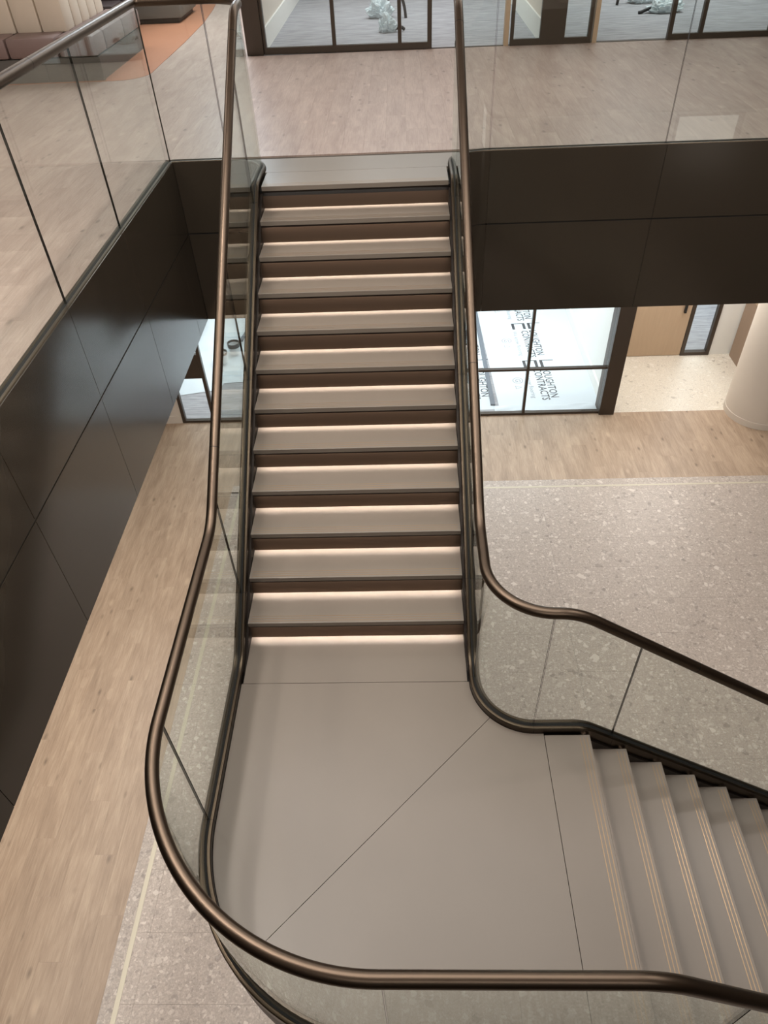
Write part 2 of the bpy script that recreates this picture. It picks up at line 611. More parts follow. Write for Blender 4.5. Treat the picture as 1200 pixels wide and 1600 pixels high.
# terracotta coloured zone and lounge floor
ora = [(-6.9, 6.452), (-2.95, 6.452)] + arc(-2.95, 6.80, 0.348, -90, 0, 10)[1:] + [(-2.60, 8.6), (-2.63, 10.05), (-2.72, 11.3), (-2.85, 12.5), (-3.1, 13.9), (-6.9, 13.9)]
v, f = prism_vf(ora, ZU - 0.011, ZU + 0.003)
struct(mesh_obj('floor', v, f, M['orange_floor']))
piece_up = struct(boxes('floor', [((-6.9, 7.49, ZU - 0.012), (-1.56, 13.9, ZU - 0.002))], M['wood_up']))
struct(boxes('floor', [((-1.36, 7.56, ZU - 0.012), (7.9, 13.9, ZU + 0.001))], M['carpet']))


# ------------------------------------------------------------------ sweeps along the stair's plan
class Path:
    def __init__(self, pts):
        self.p = [Vector((a, b)) for a, b in pts]
        self.s = [0.0]
        for a, b in zip(self.p[:-1], self.p[1:]):
            self.s.append(self.s[-1] + (b - a).length)
        self.L = self.s[-1]

    def at(self, s):
        s = min(max(s, 0), self.L)
        for i in range(len(self.p) - 1):
            if s <= self.s[i + 1] + 1e-9:
                t = (s - self.s[i]) / max(1e-9, self.s[i + 1] - self.s[i])
                return self.p[i].lerp(self.p[i + 1], t)
        return self.p[-1].copy()

    def tan(self, s):
        e = 0.004
        d = self.at(s + e) - self.at(s - e)
        return d.normalized()

    def find(self, x, y):
        q = Vector((x, y))
        best = (9e9, 0)
        for i in range(len(self.p) - 1):
            a, b = self.p[i], self.p[i + 1]
            d = b - a
            t = min(1, max(0, (q - a).dot(d) / max(1e-12, d.length_squared)))
            dd = (a + d * t - q).length
            if dd < best[0]:
                best = (dd, self.s[i] + t * d.length)
        return best[1]


def smooth_z(knots, w):
    def raw(s):
        if s <= knots[0][0]:
            a, b = knots[0], knots[1]
        else:
            a, b = knots[-2], knots[-1]
            for i in range(len(knots) - 1):
                if s <= knots[i + 1][0]:
                    a, b = knots[i], knots[i + 1]
                    break
        t = (s - a[0]) / (b[0] - a[0])
        return a[1] + t * (b[1] - a[1])

    def z(s):
        n = 12
        return sum(raw(s - w + 2 * w * (i + 0.5) / n) for i in range(n)) / n
    return z


def stations(path, s0, s1, fine, step_f=0.025, step_c=0.2):
    out = [s0]
    s = s0
    while s < s1 - 1e-6:
        st = step_c
        for a, b in fine:
            if a - 1e-6 <= s < b:
                st = step_f
            elif s < a < s + st:
                st = a - s if a - s > 0.004 else step_f
        s = min(s + st, s1)
        out.append(s)
    return out


def sweep_profile(name, path, z, st, prof, mat, parent, smooth=True, cap=True, tube=False):
    V, F = [], []
    n = len(prof)
    for s in st:
        P = path.at(s)
        t2 = path.tan(s)
        N = Vector((-t2.y, t2.x, 0))
        dz = (z(s + 0.004) - z(s - 0.004)) / 0.008
        T = Vector((t2.x, t2.y, dz)).normalized()
        U = N.cross(T) if tube else Vector((0, 0, 1))
        if tube and U.z < 0:
            U = -U
        c = Vector((P.x, P.y, z(s)))
        for u, v_ in prof:
            V.append(c + N * u + U * v_)
    for i in range(len(st) - 1):
        for k in range(n):
            k2 = (k + 1) % n
            F.append((i * n + k, i * n + k2, (i + 1) * n + k2, (i + 1) * n + k))
    if cap:
        F.append(tuple(range(n - 1, -1, -1)))
        F.append(tuple((len(st) - 1) * n + k for k in range(n)))
    o = mesh_obj(name, V, F, mat, parent, smooth=smooth)
    if smooth:
        o.data.set_sharp_from_angle(angle=math.radians(38))
    return o


GT = 0.006   # half the glass thickness


def glass_pane(path, zb, zt, s0, s1, fine, parent):
    st = stations(path, s0 + 0.003, s1 - 0.003, fine, 0.03, 0.25)
    V, F, mi = [], [], []
    for s in st:
        P = path.at(s)
        t2 = path.tan(s)
        N = Vector((-t2.y, t2.x))
        for u, zz in ((-GT, zb(s)), (GT, zb(s)), (GT, zt(s)), (-GT, zt(s))):
            V.append((P.x + N.x * u, P.y + N.y * u, zz))
    n = len(st)
    for i in range(n - 1):
        for k in range(4):
            k2 = (k + 1) % 4
            F.append((i * 4 + k, i * 4 + k2, (i + 1) * 4 + k2, (i + 1) * 4 + k))
            mi.append(0 if k in (1, 3) else 1)
    F.append((3, 2, 1, 0))
    F.append(tuple((n - 1) * 4 + k for k in range(4)))
    mi += [1, 1]
    o = mesh_obj('glass_panel', V, F, None, parent, smooth=False, mats=[M['glass'], M['glass_edge']], fmat=mi)
    # smooth shading only across the curved faces
    o.data.polygons.foreach_set('use_smooth', [q == 0 for q in mi])
    o.data.set_sharp_from_angle(angle=math.radians(40))
    return o


RR = 0.030
TUBE = [(RR * math.cos(2 * math.pi * k / 18), RR * math.sin(2 * math.pi * k / 18)) for k in range(18)]
SHOE = [(-0.033, -0.085), (-0.033, -0.006), (-0.029, -0.001), (-0.024, 0.0), (-0.015, 0.0), (-0.0115, -0.003), (-0.0105, -0.03),
        (0.0105, -0.03), (0.0115, -0.003), (0.015, 0.0), (0.024, 0.0), (0.029, -0.001), (0.033, -0.006), (0.033, -0.085)]
SLOPE = H / G
CX = 0.768
YFR = -2.268                # outer side of landing and lower flight
YIN = -0.703                # inner side of the lower flight
XE = 4.75
FR = 0.33                   # fillet where the stair meets the gallery
GY = 3.43
GX = -1.602


def pitch(y):
    return (y + NO + G) * SLOPE


def pitch_x(x):
    return -(x - X0) * SLOPE


pathA = Path([(XE, YFR), (0.232, YFR)] + arc(0.232, -1.268, 1.0, 270, 180, 40)[1:] + [(-CX, 3.10)] + arc(-CX - FR, 3.10, FR, 0, 90, 14)[1:])
pathB = Path([(XE, YIN), (1.103, YIN)] + arc(1.103, YIN + 0.335, 0.335, 270, 180, 24)[1:] + [(CX, 3.10)] + arc(CX + FR, 3.10, FR, 180, 90, 14)[1:])
pathC = Path([(-CX - FR, GY), (GX + 0.05, GY)] + arc(GX + 0.05, GY - 0.05, 0.05, 90, 180, 6)[1:] + [(GX, -3.0)])
pathD = Path([(CX + FR, GY), (6.45, GY)])


def rail_z(p, xs_, ysd):
    k = [(0, 0.95 + pitch_x(XE)), (p.find(X0 - 0.15 / SLOPE, ysd), 1.10)]
    k += [(p.find(xs_, (0.15 / SLOPE) - NO - G), 1.10), (p.find(xs_, 2.19 / SLOPE - NO - G), ZU + 1.10), (p.L, ZU + 1.10)]
    return k


def shoe_z(p, xs_, ysd):
    k = [(0, 0.03 + pitch_x(XE)), (p.find(X0 - 0.02 / SLOPE, ysd), 0.05)]
    k += [(p.find(xs_, 0.02 / SLOPE - NO - G), 0.05), (p.find(xs_, ZU / SLOPE - NO - G), ZU + 0.03), (p.find(xs_, 3.02), ZU + 0.03), (p.L - 0.1, ZU + 0.006), (p.L, ZU + 0.006)]
    return k


def fine_ranges(p, knots, w):
    r = [(k[0] - w * 1.6, k[0] + w * 1.6) for k in knots[1:-1]]
    # arcs: where stored points are close together
    for i in range(len(p.p) - 1):
        if p.s[i + 1] - p.s[i] < 0.08:
            r.append((p.s[i], p.s[i + 1]))
    return r


def balustrade(label, path, kr, ks, joints, rail_joints):
    root = empty('glass_balustrade', (path.at(0).x, path.at(0).y, min(kr[0][1], kr[-1][1]) - 1.1))
    root['label'] = label
    root['category'] = 'balustrade'
    inv = -Vector(root.location)
    zr, zs = smooth_z(kr, 0.10), smooth_z(ks, 0.07)
    fr_r = fine_ranges(path, kr, 0.10)
    fr_s = fine_ranges(path, ks, 0.07)
    rail = sweep_profile('handrail', path, zr, stations(path, 0, path.L, fr_r), TUBE, M['bronze_rail'], root, tube=True)
    shoe = sweep_profile('base_channel', path, zs, stations(path, 0, path.L, fr_s), SHOE, M['bronze_shoe'], root)
    sweep_profile('gasket', path, zs, stations(path, 0, path.L, fr_s), [(-0.0112, -0.03), (-0.0112, -0.0035), (0.0112, -0.0035), (0.0112, -0.03)], M['gap'], shoe)
    kids = [rail, shoe]
    cuts = [0.0] + sorted(joints) + [path.L]
    for a, b in zip(cuts[:-1], cuts[1:]):
        kids.append(glass_pane(path, lambda s: zs(s) - 0.028, lambda s: zr(s) - 0.012, a, b, fr_r + fr_s, root))
    for s in rail_joints:
        r = sweep_profile('rail_joint', path, zr, [s - 0.0015, s + 0.0015], [(u * 1.012, v_ * 1.012) for u, v_ in TUBE], M['gap'], rail, tube=True)
        r.location = (0, 0, 0)
    for s in joints:
        r = sweep_profile('channel_joint', path, zs, [s - 0.0012, s + 0.0012], [(u * 1.012, v_ + (0.0004 if v_ > -0.02 else 0)) for u, v_ in SHOE], M['gap'], shoe)
    for k in kids:
        k.location = inv
    return root


fA = lambda x, y: pathA.find(x, y)
fB = lambda x, y: pathB.find(x, y)
krA, ksA = rail_z(pathA, -CX, YFR), shoe_z(pathA, -CX, YFR)
krB, ksB = rail_z(pathB, CX, YIN), shoe_z(pathB, CX, YIN)
balA = balustrade('curved glass balustrade with bronze handrail round the outer edge of the stair and its landing', pathA, krA, ksA,
                  [fA(3.0, YFR), fA(1.59, YFR), fA(0.245, YFR), fA(-CX, -1.268), fA(-CX, 0.14), fA(-CX, 1.40), fA(-CX, 2.588), pathA.L - 0.004],
                  [fA(1.9, YFR), fA(-CX, 0.35), fA(-CX, 2.78)])
balB = balustrade('glass balustrade with bronze handrail curving along the inner edge of both stair flights', pathB, krB, ksB,
                  [fB(2.9, YIN), fB(1.575, YIN), fB(1.09, YIN), fB(CX, -0.365), fB(CX, 0.2), fB(CX, 1.40), fB(CX, 2.588), pathB.L - 0.004],
                  [fB(1.9, YIN), fB(CX, 0.75), fB(CX, 2.78)])
kC = [(0, ZU + 1.10), (pathC.L, ZU + 1.10)]
kCs = [(0, ZU + 0.006), (pathC.L, ZU + 0.006)]
balustrade('straight glass guard with bronze handrail along the gallery edge beside the banquette', pathC, kC, kCs,
           [pathC.find(GX + 0.003, GY - 0.003)] + [pathC.find(GX, yy) for yy in (1.985, 0.873, -0.24, -1.35, -2.46)], [pathC.find(GX, 1.4)])
kD = [(0, ZU + 1.10), (pathD.L, ZU + 1.10)]
kDs = [(0, ZU + 0.006), (pathD.L, ZU + 0.006)]
balustrade('straight glass guard along the upper floor edge above the brown fascia facing the stair', pathD, kD, kDs,
           [pathD.find(2.54, GY), pathD.find(4.03, GY), pathD.find(5.5, GY)], [pathD.find(3.2, GY)])

# ------------------------------------------------------------------ staircase
stair = empty('staircase', (X0 + 12 * G, (YFR + YIN) / 2, ZG))
tag(stair, 'two-flight staircase with taupe stone treads, bronze risers and a quarter landing', 'staircase')
SO = -Vector(stair.location)


def st_part(o):
    o.location = Vector(o.location) + SO
    return o


TH = 0.036
LED_W = 3.8


def step_meshes(width, depth, suffix, grooved=True):
    """Local frame: +x towards the nosing (edge at x=0), y across, z=0 at the walking surface."""
    hw = width / 2
    # slab with a groove in its underside that hides the lamp strip
    pr = [(0, 0), (-depth, 0), (-depth, -TH), (-0.0365, -TH), (-0.0365, -0.012), (-0.015, -0.012), (-0.015, -TH), (0, -TH)]
    if not grooved:
        pr = [(0, 0), (-depth, 0), (-depth, -TH), (0, -TH)]
    pv_ = [(a, -hw, b) for a, b in pr] + [(a, hw, b) for a, b in pr]
    npr = len(pr)
    pf = [tuple(range(npr - 1, -1, -1)), tuple(range(npr, 2 * npr))] + [(i, (i + 1) % npr, npr + (i + 1) % npr, npr + i) for i in range(npr)]
    t = mesh_obj('tread', pv_, pf, M['tread'])
    bm = bmesh.new()
    bm.from_mesh(t.data)
    ed = [e for e in bm.edges if all(abs(v_.co.x) < 1e-6 for v_ in e.verts) and abs(e.verts[0].co.z - e.verts[1].co.z) < 1e-6]
    bmesh.ops.bevel(bm, geom=ed, offset=0.003, segments=2, profile=0.5, affect='EDGES')
    bm.to_mesh(t.data)
    bm.free()
    lines = mesh_obj('brass_inlay', *box_vf((-0.0015, -hw + 0.018, -0.002), (0.0015, hw - 0.018, 0.0004)), M['brass'])
    lip = mesh_obj('nosing_lip', *box_vf((-0.012, -hw, -TH - 0.013), (-0.005, hw, -TH + 0.001)), M['bronze_dark'])
    led = mesh_obj('led_strip', *box_vf((-0.033, -hw + 0.012, -0.016), (-0.019, hw - 0.012, -0.0125)), M['led'])
    ph = H - TH
    rv = [(-NO, -hw - 0.012, -H), (-NO, hw + 0.012, -H), (-NO - 0.022, hw + 0.012, -TH + 0.001), (-NO - 0.022, -hw - 0.012, -TH + 0.001)]
    rv += [(x - 0.012, y, z) for x, y, z in rv]
    ris = mesh_obj('riser', rv, [(0, 1, 2, 3), (7, 6, 5, 4), (0, 4, 5, 1), (1, 5, 6, 2), (2, 6, 7, 3), (3, 7, 4, 0)], M['riser'])
    out = dict(tread=t, line=lines, lip=lip, led=led, riser=ris)
    for o in list(out.values()):
        COL.objects.unlink(o)
    out['width'] = width
    return out


def put(proto, name, parent):
    o = proto.copy()
    o.name = name
    COL.objects.link(o)
    o.parent = parent
    return o


def make_step(ms, nose, rot, tread=True):
    """nose: centre point of the nosing edge; tread False: only the riser under a slab edge."""
    loc = Vector(nose) + SO
    if tread:
        t = put(ms['tread'], 'tread', stair)
        t.location, t.rotation_euler = loc, (0, 0, rot)
        holder = t
        for d in (0.020, 0.040, 0.060):
            l = put(ms['line'], 'brass_inlay', t)
            l.location = (-d, 0, 0)
    r = put(ms['riser'], 'riser', stair)
    r.location, r.rotation_euler = loc, (0, 0, rot)
    lp = put(ms['lip'], 'nosing_lip', r)
    ld = put(ms['led'], 'led_strip', r)
    la_ = area_light('led_lamp', loc - SO + Matrix.Rotation(rot, 3, 'Z') @ Vector((-0.026, 0, -0.017)), 0.012, ms['width'] - 0.03, LED_W, (1.0, 0.88, 0.79), 78)
    la_.rotation_euler = (0, 0, rot)


WUP = 1.4357
up_ms = step_meshes(WUP, G + NO + 0.03, 'up')
up_top = step_meshes(WUP, 0.318, 'top')
RU = -math.pi / 2
for k in range(1, 12):
    make_step(up_ms, (0, (k - 1) * G - NO, k * H), RU)
make_step(dict(up_ms, tread=up_top['tread']), (0, 11 * G - NO, ZU), RU)
WLO = 1.466
lo_ms = step_meshes(WLO, G + NO + 0.03, 'lo')
YLO = -0.7493 - WLO / 2
for j in range(1, 12):
    make_step(lo_ms, (X0 + j * G, YLO, -j * H), 0.0)
lo_first = step_meshes(WLO, X0 - 1.1535, 'first')
make_step(dict(lo_ms, tread=lo_first['tread']), (X0, YLO, 0), 0.0)

# landing slabs, split at fine dark joints
J = 0.0016
ri = 1.0 - 0.036
ci = (0.232, -1.268)
ro = 0.335 + 0.036
co = (1.103, YIN + 0.335)


def slab(poly, name='landing_slab'):
    v, f = prism_vf(poly, -TH, 0)
    o = mesh_obj(name, v, f, M['tread'], stair)
    o.location = SO
    return o


YJ = -0.3695
slab([(-0.722, YJ + J), (0.722, YJ + J), (0.722, 0.02), (-0.722, 0.02)])
# diagonal at 45 degrees from the inner corner to the outer curve
dq = (0.817, -0.653)
dx = math.radians(225)


def on_diag(off):
    return lambda t: (dq[0] - t / math.sqrt(2) - off / math.sqrt(2), dq[1] - t / math.sqrt(2) + off / math.sqrt(2))


inner = [p for p in arc(co[0], co[1], ro, 180, 270, 24)]
outer = [p for p in arc(ci[0], ci[1], ri, 180, 270, 40)]
side = lambda p: (p[0] - dq[0]) - (p[1] - dq[1])      # below/right of the diagonal is positive
innerA = [p for p in inner if side(p) < -J * 1.5]
innerB = [p for p in inner if side(p) > J * 1.5]
outerA = [p for p in outer if side(p) < -J * 1.5]
outerB = [p for p in outer if side(p) > J * 1.5]


def hit(points, s):
    for a, b in zip(points[:-1], points[1:]):
        fa, fb = side(a) - s, side(b) - s
        if fa * fb <= 0 and fa != fb:
            t = fa / (fa - fb)
            return (a[0] + (b[0] - a[0]) * t, a[1] + (b[1] - a[1]) * t)


jd = J * 1.45
slab([(-0.732, YJ - J)] + outerA + [hit(outer, -jd), hit(inner, -jd)] + innerA[::-1] + [(0.732, YJ - J)])
XJ = 1.1515
slab([hit(outer, jd)] + outerB + [(XJ - J, YFR + 0.036), (XJ - J, YIN - 0.036)] + innerB[::-1] + [hit(inner, jd)])
# dark core below the joints
core = [(-0.735, 0.03)] + outer + [(X0 - 0.05, YFR + 0.034), (X0 - 0.05, YIN - 0.034)] + inner[::-1] + [(0.735, 0.03)]
v, f = prism_vf(core, -0.24, -TH + 0.004)
o = mesh_obj('landing_core', v, f, M['gap'], stair)
o.location = SO
# stringers under the channels
for p, k, u0, u1 in ((pathA, ksA, -0.047, 0.028), (pathB, ksB, -0.028, 0.047)):
    z = smooth_z(k, 0.07)
    s1 = p.L - 0.50 - 0.02
    o = sweep_profile('stringer', p, z, stations(p, 0.0, s1, fine_ranges(p, k, 0.07)), [(u0, -0.36), (u0, -0.0865), (u1, -0.0865), (u1, -0.36)], M['bronze_dark'], stair)
    o.location = SO
# soffit plates below the flights
hw = 0.735
v = [(-hw, 0.05, -0.235), (hw, 0.05, -0.235), (hw, 2.95, 2.95 * SLOPE - 0.27), (-hw, 2.95, 2.95 * SLOPE - 0.27)]
v += [(a, b, c + 0.02) for a, b, c in v]
bf = box_vf((0, 0, 0), (1, 1, 1))[1]
o = mesh_obj('soffit_panel', v, bf, M['bronze_dark'], stair)
o.location = SO
xe_ = X0 - 0.06 + (-ZG - 0.26) / SLOPE
v = [(X0 - 0.06, YFR + 0.03, -0.235), (xe_, YFR + 0.03, ZG + 0.025), (xe_, YIN - 0.03, ZG + 0.025), (X0 - 0.06, YIN - 0.03, -0.235)]
v += [(a, b, c + 0.02) for a, b, c in v]
o = mesh_obj('soffit_panel', v, bf, M['bronze_dark'], stair)
o.location = SO
# top slab at the head of the stair, wrapped by the two fillets
YW = 3.392
rf = FR + 0.036
ytop = 3.0515
la = [q for q in arc(-CX - FR, 3.10, rf, 0, 90, 14) if q[1] < YW]
ra = [q for q in arc(CX + FR, 3.10, rf, 180, 90, 14) if q[1] < YW]
poly = [(0.722, ytop), (CX - 0.036, ytop)] + ra + [(ra[-1][0] + 0.01, YW), (la[-1][0] - 0.01, YW)] + la[::-1] + [(-CX + 0.036, ytop), (-0.722, ytop)]
v, f = prism_vf(poly, ZU - TH, ZU)
o = mesh_obj('landing_slab', v, f, M['tread'], stair)
o.location = SO
pc = [(-0.735, 2.76), (0.735, 2.76)] + [(CX - 0.03, 3.10)] + ra + [(1.0, 3.46), (-1.0, 3.46)] + la[::-1] + [(-CX + 0.03, 3.10)]
v, f = prism_vf(pc, ZU - 0.3, ZU - TH - 0.002)
o = mesh_obj('landing_core', v, f, M['gap'], stair)
o.location = SO

# ------------------------------------------------------------------ fascia round the void
def panel_y(root, x0, x1, z0, z1, y, facing):
    o = boxes('panel', [((x0 + 0.002, min(y, y + facing * 0.005), z0 + 0.002), (x1 - 0.002, max(y, y + facing * 0.005), z1 - 0.002))], M['fascia'], root)
    return o


def panel_x(root, y0, y1, z0, z1, x, facing):
    o = boxes('panel', [((min(x, x + facing * 0.005), y0 + 0.002, z0 + 0.002), (max(x, x + facing * 0.005), y1 - 0.002, z1 - 0.002))], M['fascia'], root)
    return o


ZM = 1.438
ZT = ZU - 0.082 + 0.004
rows = [(ZS, ZM - 0.004), (ZM + 0.004, ZU + 0.004)]
# side fascia
fl = struct(boxes('trim_1', [((VL - 0.068, VF, ZS + 0.002), (VL - 0.0055, VB + 0.06, ZU - 0.09))], M['gap']), 'dark bronze panel fascia under the gallery guard along the side of the void')
cuts = [VF + 0.02, -2.56, -1.44, -0.32, 0.80, 1.92, 3.04, VB]
for a, b in zip(cuts[:-1], cuts[1:]):
    for z0, z1 in rows:
        panel_x(fl, a, b, z0, z1, VL - 0.005, 1)
# rear fascia, both sides of the stair head, with curved returns
fb = struct(boxes('trim_2', [((VL - 0.06, VB + 0.0055, ZS + 0.002), (-CX - FR - 0.01, VB + 0.068, ZU - 0.09)), ((CX + FR + 0.01, VB + 0.0055, ZS + 0.002), (VR, VB + 0.068, ZU - 0.09))], M['gap']),
            'dark bronze panel fascia below the upper floor edge at the head of the stair')
for a, b in [(VL, -CX - FR), (CX + FR, 2.545), (2.545, 4.03), (4.03, 5.5), (5.5, VR)]:
    for z0, z1 in rows:
        panel_y(fb, a, b, z0, z1, VB + 0.005, -1)
for sx in (-1, 1):
    for z0, z1 in rows:
        a1 = arc(sx * (CX + FR), 3.10, FR - 0.04, 180 if sx > 0 else 0, 90, 14)
        a2 = arc(sx * (CX + FR), 3.10, FR - 0.035, 180 if sx > 0 else 0, 90, 14)
        lead1, lead2 = (sx * (CX + 0.04), 2.80), (sx * (CX + 0.035), 2.80)
        v, f = prism_vf([lead1] + a1 + a2[::-1] + [lead2], z0 + 0.002, z1 - 0.002)
        o = mesh_obj('panel', v, f, M['fascia'], fb, smooth=True)
        o.data.set_sharp_from_angle(angle=math.radians(30))
# the two sides of the void away from the picture
fr_ = struct(boxes('trim_3', [((VR + 0.031, VF, ZS + 0.002), (VR + 0.068, VB + 0.06, ZU))], M['gap']), 'dark bronze panel fascia on the far side of the void')
for a, b in zip(cuts[:-1], cuts[1:]):
    for z0, z1 in rows:
        panel_x(fr_, a, b, z0, z1, VR + 0.005, -1)
ff = struct(boxes('trim_4', [((VL, VF - 0.068, ZS + 0.002), (VR, VF - 0.031, ZU))], M['gap']), 'dark bronze panel fascia under the gallery opposite the stair head')
for a, b in zip([VL, -0.2, 1.2, 2.6, 4.0, 5.3], [-0.2, 1.2, 2.6, 4.0, 5.3, VR]):
    for z0, z1 in rows:
        panel_y(ff, a, b, z0, z1, VF - 0.005, 1)

# ------------------------------------------------------------------ unseen panels added round the fill lamps; downlights (above the picture)
PL = {'void': 'square luminous ceiling panel over the stair void', 'gallery': 'long luminous ceiling panel over the upper gallery', 'lounge': 'luminous ceiling panel over the lounge banquette',
      'aisle': 'cool white ceiling panel over the aisle beside the square column', 'shop': 'cool white ceiling panel in an upper shop unit', 'arcade': 'slim ceiling panel under the upper floor', 'fitout': 'cool white ceiling panel in the ground floor unit', 'foyer': 'wide luminous ceiling panel over the gallery opposite the stair head', 'porch': 'slim ceiling panel under the gallery opposite the stair head', 'store': 'cool white ceiling panel in the room behind the oak door', 'lobby': 'small ceiling panel in the ground floor lobby'}
for nm, x, y, z, sx, sy, w, c in PANELS:
    t = empty('added_light_panel', (x, y, z + 0.03))
    tag(t, PL[nm] + (' at %s' % ('the side' if x < 0 or x > 4 else 'the middle')), 'ceiling light', 'luminous ceiling panels')
    e = 0.04
    fo = boxes('frame', [((-sx / 2 - e, -sy / 2 - e, -0.03), (sx / 2 + e, -sy / 2, 0)), ((-sx / 2 - e, sy / 2, -0.03), (sx / 2 + e, sy / 2 + e, 0)),
                         ((-sx / 2 - e, -sy / 2, -0.03), (-sx / 2, sy / 2, 0)), ((sx / 2, -sy / 2, -0.03), (sx / 2 + e, sy / 2, 0))], M['ceiling_white'], t)
    boxes('diffuser', [((-sx / 2, -sy / 2, -0.025), (sx / 2, sy / 2, -0.01))], M['lamp_face'], t)
for i, (x, y) in enumerate(DOWN):
    t = empty('downlight', (x, y, ZC))
    tag(t, 'small round recessed downlight in the ceiling over ' + ('the landing curve', 'the gallery guard beside the landing', 'the lower steps of the upper flight', 'the gallery planks away from the void', 'the terrazzo beyond the lower flight')[i], 'downlight', 'downlights above the stair')
    ring = [(0.10 * math.cos(a), 0.10 * math.sin(a)) for a in [2 * math.pi * k / 24 for k in range(24)]]
    ring2 = [(0.075 * math.cos(a), 0.075 * math.sin(a)) for a in [2 * math.pi * k / 24 for k in range(24)]]
    V = [(a, b, -0.012) for a, b in ring] + [(a, b, -0.012) for a, b in ring2] + [(a, b, 0) for a, b in ring] + [(a, b, -0.001) for a, b in ring2]
    F = []
    for k in range(24):
        k2 = (k + 1) % 24
        F += [(k, k2, 24 + k2, 24 + k), (k, 48 + k, 48 + k2, k2), (24 + k, 24 + k2, 72 + k2, 72 + k)]
    mesh_obj('trim_ring', V, F, M['ceiling_white'], t)
    v, f = prism_vf(ring2, -0.010, -0.002)
    mesh_obj('lens', v, f, M['lamp_face'], t)


# ------------------------------------------------------------------ upper floor shopfronts
def frame_bar(root, a, b, name='mullion', mat='frame'):
    return boxes(name, [(a, b)], M[mat], root)


YS = 7.50
ZSH = ZC - 0.02
PIV = (1.7, YS)
SKEW = math.radians(-1.4)


def shop_root(name, label, box):
    o = struct(boxes(name, [box], M['frame']), label)
    return o


def skewed(o):
    """The shop line runs very slightly askew to the void."""
    o.rotation_euler = (0, 0, SKEW)
    c, s = math.cos(SKEW), math.sin(SKEW)
    o.location = (PIV[0] - c * PIV[0] + s * PIV[1], PIV[1] - s * PIV[0] - c * PIV[1], 0)


# square bronze column beside the first shop
colu = boxes('square_column', [((-1.56, YS - 0.06, ZU), (-1.35, YS + 0.25, ZC))], M['frame'])
tag(colu, 'dark bronze square column at the corner of the upper shopfront', 'column')
add_bevel(colu, 0.004)
skewed(colu)
# first shopfront
w1 = shop_root('window_1', 'bronze framed glass shopfront of the upper shop next to the square column', ((-1.345, YS - 0.02, ZU), (0.72, YS + 0.04, ZU + 0.07)))
for x, wd in ((-1.33, 0.03), (-0.455, 0.045), (0.365, 0.045), (0.735, 0.055)):
    frame_bar(w1, (x - wd / 2, YS - 0.022, ZU), (x + wd / 2, YS + 0.045, ZC))
for a, b in ((-1.315, -0.478), (-0.432, 0.342), (0.388, 0.707)):
    boxes('pane', [((a, YS + 0.005, ZU + 0.07), (b, YS + 0.015, ZC))], M['shop_glass'], w1)
skewed(w1)
# open doorway, oak jambs, glazed leaves either side of the party pier
w2 = shop_root('window_2', 'bronze pier with narrow glazed leaves between the two upper shop doorways', ((1.735, YS - 0.03, ZU), (2.71, YS + 0.03, ZU + 0.065)))
frame_bar(w2, (2.09, YS - 0.035, ZU), (2.39, YS + 0.04, ZC), 'pier_panel')
for x, wd in ((1.75, 0.04), (2.695, 0.04)):
    frame_bar(w2, (x - wd / 2, YS - 0.032, ZU), (x + wd / 2, YS + 0.035, ZC))
for a, b in ((1.77, 2.09), (2.39, 2.675)):
    boxes('pane', [((a, YS, ZU + 0.065), (b, YS + 0.01, ZC))], M['shop_glass'], w2)
for a, b in ((1.655, 1.71), (2.735, 2.79)):
    boxes('oak_jamb', [((a, YS - 0.02, ZU), (b, YS + 0.12, ZC))], M['oak'], w2)
skewed(w2)
w3 = shop_root('window_3', 'bronze framed glass shopfront of the second upper shop', ((3.66, YS - 0.02, ZU), (6.2, YS + 0.04, ZU + 0.06)))
for x, wd in ((3.67, 0.05), (4.04, 0.045), (4.87, 0.05), (5.7, 0.045)):
    frame_bar(w3, (x - wd / 2, YS - 0.022, ZU), (x + wd / 2, YS + 0.045, ZC))
for a, b in ((3.695, 4.018), (4.063, 4.845), (4.895, 5.67)):
    boxes('pane', [((a, YS + 0.005, ZU + 0.06), (b, YS + 0.015, ZC))], M['shop_glass'], w3)
skewed(w3)
# a low steel door stop and thresholds
for i, (a, b) in enumerate(((0.762, 1.65), (2.795, 3.645))):
    o = struct(boxes('trim_%d' % (5 + i), [((a, YS - 0.012, ZU), (b, YS + 0.03, ZU + 0.004))], M['frame']))
    skewed(o)
ds = boxes('door_stop', [((1.055, YS - 0.06, ZU), (1.095, YS - 0.02, ZU + 0.05))], M['black_rubber'])
add_bevel(ds, 0.006)
tag(ds, 'small black door stop on the floor at the open shop doorway', 'door stop')
# walls inside the shops, with tall white skirtings
struct(boxes('wall_shop', [((-1.48, YS + 0.26, ZU), (-1.37, YB, ZC))], M['cream_wall']))
struct(boxes('baseboard_shop', [((-1.37, YS + 0.10, ZU), (-1.345, YB, ZU + 0.24))], M['white_wall']))
struct(boxes('wall_party', [((2.13, YS + 0.05, ZU), (2.40, YB, ZC))], M['cream_wall']))
struct(boxes('baseboard_party', [((2.108, YS + 0.1, ZU), (2.13, YB, ZU + 0.24)), ((2.40, YS + 0.1, ZU), (2.422, YB, ZU + 0.24))], M['white_wall']))
struct(boxes('wall_end', [((6.1, YS + 0.1, ZU), (6.2, YB, ZC))], M['cream_wall']))
struct(boxes('baseboard_end', [((6.075, YS + 0.1, ZU), (6.1, YB, ZU + 0.24))], M['white_wall']))


